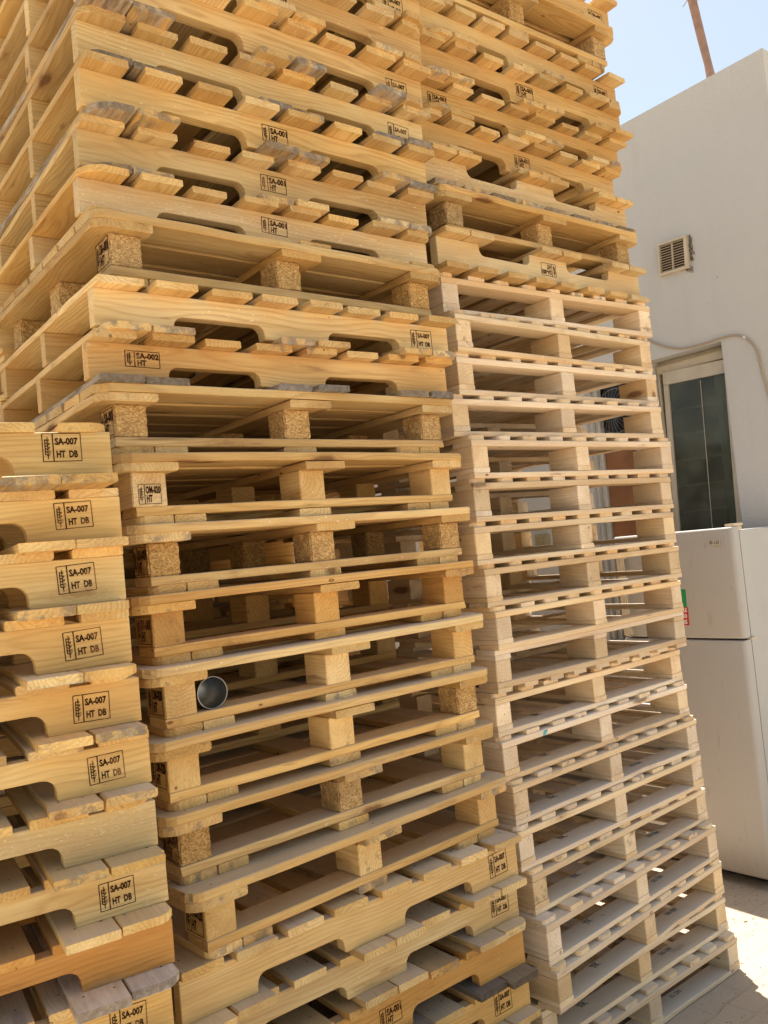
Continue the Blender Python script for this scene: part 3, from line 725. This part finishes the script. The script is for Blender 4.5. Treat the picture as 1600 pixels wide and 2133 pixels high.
# price tag on the freezer door
tg = link('sticker', None, fr, (-.0115, 2.643-FY0, 1.46), (math.radians(2), 0, 0))
bm = bmesh.new(); add_box(bm, (-.001, -.03, .0), (.0005, .03, .098)); link('green_part', finish(bm, 'tag_green', GREEN), tg)
bm = bmesh.new(); add_box(bm, (-.0012, -.036, -.098), (.0005, .036, .0)); link('red_part', finish(bm, 'tag_red', RED), tg)
for s, z in (('AS', -.026), ('50', -.058), ('45', -.09)):
    link('lettering', letters(s, .03, WHITE), tg, (-.0015, -.012, z), (0, 0, -Q))
# ---------------------------------------------------------------- the stacks
TB_ = {}
B = [('Sm3',.8293,2.0703,0,3.8470,3.9914),('Sm2',.8192,2.0679,-.0007,3.7025,3.8470),('Sm1',.8088,2.0709,.0002,3.5579,3.7025),('S0',.8025,2.0792,.0027,3.4129,3.5579),('S1',.8050,2.1224,-.0174,3.2692,3.4129),('S2',.7953,2.1020,-.0076,3.1256,3.2692),('S3',.7946,2.1466,-.0299,2.9831,3.1256),('S4',.7806,2.1335,-.0163,2.8481,2.9831),('K1',.8293,2.0703,0,2.6665,2.8481),('S5',.7721,2.0646,-.0165,2.5291,2.6665),('S6',.7510,2.0786,-.0251,2.3942,2.5291),('K2',.8015,2.0597,-.0141,2.2161,2.3942),('K3',.8385,2.0533,.0107,2.0356,2.2161),('K4',.8649,2.0697,.0050,1.8550,2.0356),('K5',.8650,2.0776,.0047,1.6740,1.8550),('K6',.8698,2.0509,.0147,1.4928,1.6740),('K7',.8623,2.0484,.0154,1.3094,1.4928),('K8',.8743,2.0435,.0299,1.1237,1.3094),('K9',.9104,2.0069,.0604,.9380,1.1237),('S7',.8346,2.0226,.0028,.7840,.9380),('S8',.8501,2.0603,-.0030,.6378,.7840),('S9',.8498,2.0547,-.0046,.4853,.6378),('S10',.8649,2.0621,-.0024,.3409,.4853),('S11',.86,2.06,.004,.1700,.3409),('S12',.86,2.055,0,0,.1700)]
C = [('C1',2.0844,2.1644,-.0483,2.7467,2.8990),('C2',2.0832,2.1099,.0124,2.5934,2.7467),('C3',2.0840,2.1247,-.0097,2.4409,2.5934),('C4',2.0342,2.1214,-.0400,2.2890,2.4409),('C5',2.0766,2.0854,-.0097,2.1363,2.2890),('C6',2.0695,2.0893,.0001,1.9833,2.1363),('C7',2.0673,2.1038,-.0104,1.8326,1.9833),('C8',2.1093,2.1172,-.0041,1.6797,1.8326),('C9',2.1295,2.1039,.0252,1.5279,1.6797),('C10',2.1264,2.1241,.0097,1.3744,1.5279),('C11',2.1212,2.1406,.0255,1.2221,1.3744),('C12',2.1214,2.1281,.0234,1.0691,1.2221),('C13',2.1334,2.1100,.0220,.9159,1.0691),('C14',2.1271,2.1015,.0226,.7622,.9159),('C15',2.1566,2.0827,.0518,.6090,.7622),('C16',2.1455,2.0307,.0632,.4568,.6090),('C17',2.1515,2.0094,.0770,.3054,.4568),('C18',2.1426,2.0904,.0064,.1536,.3054),('C19',2.1340,2.0607,-.0024,.0010,.1536)]
A = [('A1',-.4245,1.9381,-.1383,2.1081,2.2451),('A2',-.3961,1.9755,-.1250,1.9765,2.1081),('A3',-.4069,1.9601,-.1325,1.8399,1.9765),('A4',-.4037,1.9589,-.1307,1.7028,1.8399),('A5',-.3818,1.9822,-.1223,1.5673,1.7028),('A6',-.3724,1.9840,-.1311,1.4323,1.5673),('A7',-.3745,1.9664,-.1271,1.2970,1.4323),('A8',-.3546,1.9795,-.1214,1.1642,1.2970),('A9',-.3519,1.9771,-.1227,1.0307,1.1642),('A10',-.3664,1.9771,-.1233,.8964,1.0307)]+[('A%d' % (11+k), -.37+.01*(k % 2), 1.975, -.125+.004*k, .8964-.12806*(k+1), .8964-.12806*k) for k in range(7)]
UU = [('U9',2.0535,2.1548,-.0199,4.1162,4.2555),('U8',2.0698,2.1364,-.0253,3.9298,4.1162),('U7',2.0926,2.1700,-.0056,3.7839,3.9298),('U6',2.0749,2.1752,-.0244,3.6378,3.7839),('U5',2.0785,2.1976,-.0154,3.5112,3.6378),('U4',2.0560,2.2074,-.0030,3.3668,3.5112),('U3',2.0854,2.1900,-.0120,3.2224,3.3668),('U2',2.1509,2.1700,-.0120,3.0434,3.2224),('U1',2.0669,2.1500,-.0120,2.8990,3.0434)]
ORD = ['topmost', 'second', 'third', 'fourth', 'fifth', 'sixth', 'seventh', 'eighth', 'ninth', 'tenth', 'eleventh', 'twelfth', 'thirteenth', 'fourteenth', 'fifteenth', 'sixteenth', 'seventeenth', 'eighteenth', 'lowest']
D7 = lambda z=-.040, xa=1.05, xb=1.133, h=.062: (('SA-007', 'HT  DB', xa, xb, z, h),)
S1_ = lambda z=-.044, xa=.546, xb=.634, h=.050, c='SA-001': ((c, 'HT', xa, xb, z, h),)
ST = {'A1': D7(-.034), 'A2': D7(-.040), 'A3': D7(-.044), 'A4': D7(-.048), 'A5': D7(-.052, 1.046, 1.127), 'A6': D7(-.05, 1.058, 1.138), 'A8': D7(-.052, 1.043, 1.122), 'A10': D7(-.05, 1.056, 1.138),
      'S2': S1_(-.046), 'S3': S1_(-.044), 'S4': S1_(-.042), 'S0': D7(-.060, 1.04, 1.128), 'S1': D7(-.060, 1.045, 1.133), 'S5': D7(-.052, 1.039, 1.126), 'S6': S1_(-.042, .097, .190, .045, 'SA-002'),
      'S7': D7(-.045, 1.07, 1.15, .068), 'S8': D7(-.038, 1.075, 1.154, .064), 'S10': D7(-.044, 1.035, 1.112, .07), 'S9': S1_(-.048, .591, .67), 'Sm1': S1_(-.06, .555, .645), 'Sm2': D7(-.055, 1.03, 1.116),
      'U6': S1_(-.044, .531, .627), 'U7': D7(-.058, 1.041, 1.131), 'U9': D7(-.058, 1.057, 1.15), 'U5': S1_(-.048, .062, .155), 'U4': S1_(-.05, .545, .635), 'U1': S1_(-.056, .554, .64)}
LA = {0: 'tan notched pallet stamped SA-007 HT DB, topmost of the left front stack', 6: 'yellowish notched pallet without a stamp, seventh from the top of the left front stack',
      8: 'orange-brown stained notched pallet with grey lower boards, ninth in the left front stack', 9: 'notched pallet under the grey boards at the bottom of the left front stack'}
NDA = .052
TA = {8: dict(tint=(.84, .66, .48), bgray=.95, btint=(1.25, 1.25, 1.3), gray=.3), 6: dict(tint=(1.0, 1.02, .95), smat=ROUGH), 0: dict(bgray=.5), 1: dict(bgray=.25)}
for i, (n, x, y, yw, z0, z1) in enumerate(A):
    if i < 10: lab = LA.get(i, 'tan notched pallet stamped SA-007 HT DB, %s from the top of the left front stack' % ORD[i])
    else: lab = 'notched pallet below the picture edge, left front stack, %s from the ground' % ORD[16-i].replace('topmost', 'first') if i < 16 else 'notched pallet on the ground under the left front stack'
    kw = TA.get(i, {}); kw.setdefault('gray', .08); kw.setdefault('tint', (1.08, 1.08, 1.05))
    stringer_pallet(lab, 'pallets of the left front stack', x, y, yw, z0, z1, stamps=ST.get(n, ()), sc=.93, D=.806, dov=.012, bov=.078, nd=NDA, **kw)
LB = {'Sm3': 'tan notched pallet at the very top of the middle stack', 'Sm2': 'notched pallet second from the very top of the middle stack', 'Sm1': 'notched pallet under the top picture edge in the middle stack, stamped near its centre',
      'S0': 'notched pallet stamped SA-007, upper of the two so stamped high in the middle stack', 'S1': 'notched pallet stamped SA-007, lower of the two so stamped high in the middle stack',
      'S2': 'notched pallet stamped SA-001 HT, top one of three so stamped in the middle stack', 'S3': 'notched pallet stamped SA-001 HT, middle one of three so stamped in the middle stack', 'S4': 'notched pallet stamped SA-001 HT resting on the upper chip-block pallet',
      'K1': 'pallet with pressed chip blocks between the SA-001 pallet and the SA-007 HT DB pallet', 'S5': 'notched pallet stamped SA-007 HT DB directly above the SA-002 pallet', 'S6': 'notched pallet stamped SA-002 HT with grey weathered lower boards',
      'K2': 'chip-block pallet directly under the SA-002 pallet of the middle stack', 'K3': 'block pallet whose pale front left block is stamped OM-020 HT', 'K4': 'chip-block pallet directly below the OM-020 stamped pallet', 'K5': 'wood-block pallet, second below the OM-020 stamped pallet, above the steel can',
      'K6': 'wood-block pallet holding the steel can beside its left block', 'K7': 'wood-block pallet directly below the one holding the steel can', 'K8': 'chip-block pallet, second below the one holding the steel can', 'K9': 'lowest block pallet of the middle stack, skewed on notched pallets',
      'S7': 'notched pallet stamped SA-007 HT DB directly under the skewed block pallet', 'S8': 'notched pallet with a dark SA-007 HT DB stamp, second under the skewed block pallet', 'S9': 'blotchy brown notched pallet with dark grey lower boards low in the middle stack',
      'S10': 'notched pallet under the dark grey boards near the bottom of the middle stack', 'S11': 'notched pallet below the picture edge in the middle stack, second from the ground', 'S12': 'notched pallet on the ground under the middle stack'}
TBK = {'S6': dict(bgray=.8, tint=(.98, .90, .82), gray=.22, btint=(.85, .86, .88)), 'S5': dict(tint=(1.0, .97, .92), bgray=.45), 'S9': dict(tint=(.86, .70, .48), gray=.35, bgray=1.0, btint=(.42, .40, .40)), 'S4': dict(bgray=.1, smat=ROUGH), 'S2': dict(bgray=.7), 'S1': dict(bgray=.72, dgray=.3), 'S3': dict(bgray=.5), 'S0': dict(bgray=.5), 'S7': dict(gray=.03), 'S8': dict(gray=.03)}
KB = {'K1': dict(blocks='c'*9, side=('SA-001', 'HT')), 'K2': dict(blocks='c'*9, side=('SA-001', 'HT'), gray=.2), 'K3': dict(blocks='w'*9, front=('OM-020', 'HT')), 'K4': dict(blocks='c'*9, side=('SA-001', 'HT')), 'K5': dict(blocks='w'*9, side=('SA-001', 'HT'), tint=(1, .88, .74)),
      'K6': dict(blocks='w'*9, side=('OM-020', 'HT')), 'K7': dict(blocks='wwwwwwccw', side=('OM-020', 'HT')), 'K8': dict(blocks='ccwccwwww', side=('SA-001', 'HT'), gray=.28), 'K9': dict(blocks='w'*9, side=('OM-020', 'HT'), gray=.35)}
for n, x, y, yw, z0, z1 in B:
    g = 'pallets of the middle stack'
    if n[0] == 'S':
        kw = TBK.get(n, {}); kw.setdefault('gray', .10)
        if z0 < 1: kw.update(dov=.016, bov=.05)
        kw.setdefault('tint', (.95, .94, .92) if z0 > 2.8 else (1, 1, 1)); stringer_pallet(LB[n], g, x, y, yw, z0, z1, stamps=ST.get(n, ()), **kw)  # high pallets tinted darker: weaker bounce light put into the colour
    else:
        r = chip_pallet(LB[n], g, x, y, yw, z0, z1, **{'gray': .14, 'tint': (.86, .83, .80) if n == 'K1' else (1, .97, .93), **KB[n]})
        if n == 'K6': K6R = r
for i, (n, x, y, yw, z0, z1) in enumerate(C):
    lab = ['pale block pallet, topmost of the pale ones, under the tan upside-down pallet', None][0] if i == 0 else ('pale block pallet resting on the ground at the foot of the right stack' if i == 18 else 'pale block pallet, %s from the top of the pale ones in the right stack' % ORD[i])
    if i == 9: lab = 'pale block pallet lying upside down, tenth from the top of the pale ones'
    r = pale_pallet(lab, 'pale pallets of the right stack', x, y, yw, z0, z1, inv=(i == 9), tk=i >= 10, tk2=i >= 14 or i == 12)
    if n == 'C12': C12R = r
LU = {'U9': 'notched pallet stamped SA-007 at the top right, above the chip-block pallet', 'U8': 'chip-block pallet near the top of the right stack against the sky', 'U7': 'notched pallet stamped SA-007 directly under the chip-block pallet at the top right', 'U6': 'notched pallet stamped SA-001 HT, upper of the tan ones beside the white roof',
      'U5': 'notched pallet with a dark stamp beside the seam of the two stacks', 'U4': 'notched pallet stamped SA-001 HT lying on the upside-down one with grey board ends', 'U3': 'upside-down notched pallet with grey board ends in the right stack', 'U2': 'chip-block pallet between the two upside-down notched pallets', 'U1': 'upside-down notched pallet with an inverted stamp, resting on the pale pallets'}
for n, x, y, yw, z0, z1 in UU:
    g = 'tan pallets on top of the right stack'
    if n in ('U8', 'U2'): chip_pallet(LU[n], g, x, y, yw, z0, z1, blocks='c'*9, gray=.1, tint=(.86, .82, .76))
    else: stringer_pallet(LU[n], g, x, y, yw, z0, z1, inv=n in ('U1', 'U3'), tint=(.95, .93, .90), stamps=ST.get(n, ()), gray=.12, bgray=.35 if n in ('U6', 'U5') else .15, dgray=.6 if n == 'U3' else None, smat=ROUGH if n in ('U1', 'U3') else None, miss=())
for k in range(27):
    stringer_pallet('notched pallet of the dim stack behind the middle stack' if k < 17 else 'notched pallet of the stack behind, glimpsed past the left side of the middle stack', 'pallets of the dim stack behind' if k < 17 else 'upper pallets of the stack behind', .82+RG.uniform(-.03, .03), 3.16+RG.uniform(-.02, .02), RG.uniform(-.02, .02), .1444*k, .1444*(k+1), gray=.2)
mk = bmesh.new(); mk.faces.new([mk.verts.new(p) for p in ((0, 0, -.009), (.012, 0, -.009), (.030, 0, .008), (.026, 0, .010), (.008, 0, .010), (.001, 0, .003))]); thicken(mk, .0003)
link('paint_mark', finish(mk, 'paint_mark', plain('teal_paint', (.10, .42, .45), .6, var=.5, scale=80)), C12R, (.218, -.0006, .124))
# steel can lying in the gap
can = thing('steel_can', 'empty open steel can lying on its side in the middle stack', 'can', (.8698+.139, 2.065, 1.4928+.0465+.0435), (0, 0, -.05))
bm = bmesh.new(); n = 40; r0 = .0425
prof = [(r0-.002, .0), (r0+.0006, .0), (r0+.0008, .0015), (r0, .003), (r0, .118), (0.0001, .118)]
prof2 = [(r0-.002, .0), (r0-.0022, .002), (r0-.0012, .114), (0.0001, .114)]
for pf in (prof, prof2):
    rings = [[bm.verts.new((r*math.cos(2*PI*k/n), y, r*math.sin(2*PI*k/n))) for k in range(n)] for r, y in pf]
    for a, b in zip(rings, rings[1:]):
        for k in range(n): bm.faces.new((a[k], a[(k+1) % n], b[(k+1) % n], b[k]))
bmesh.ops.remove_doubles(bm, verts=bm.verts, dist=.00005)
link('can_body', finish(bm, 'can_body', STEEL, True), can)
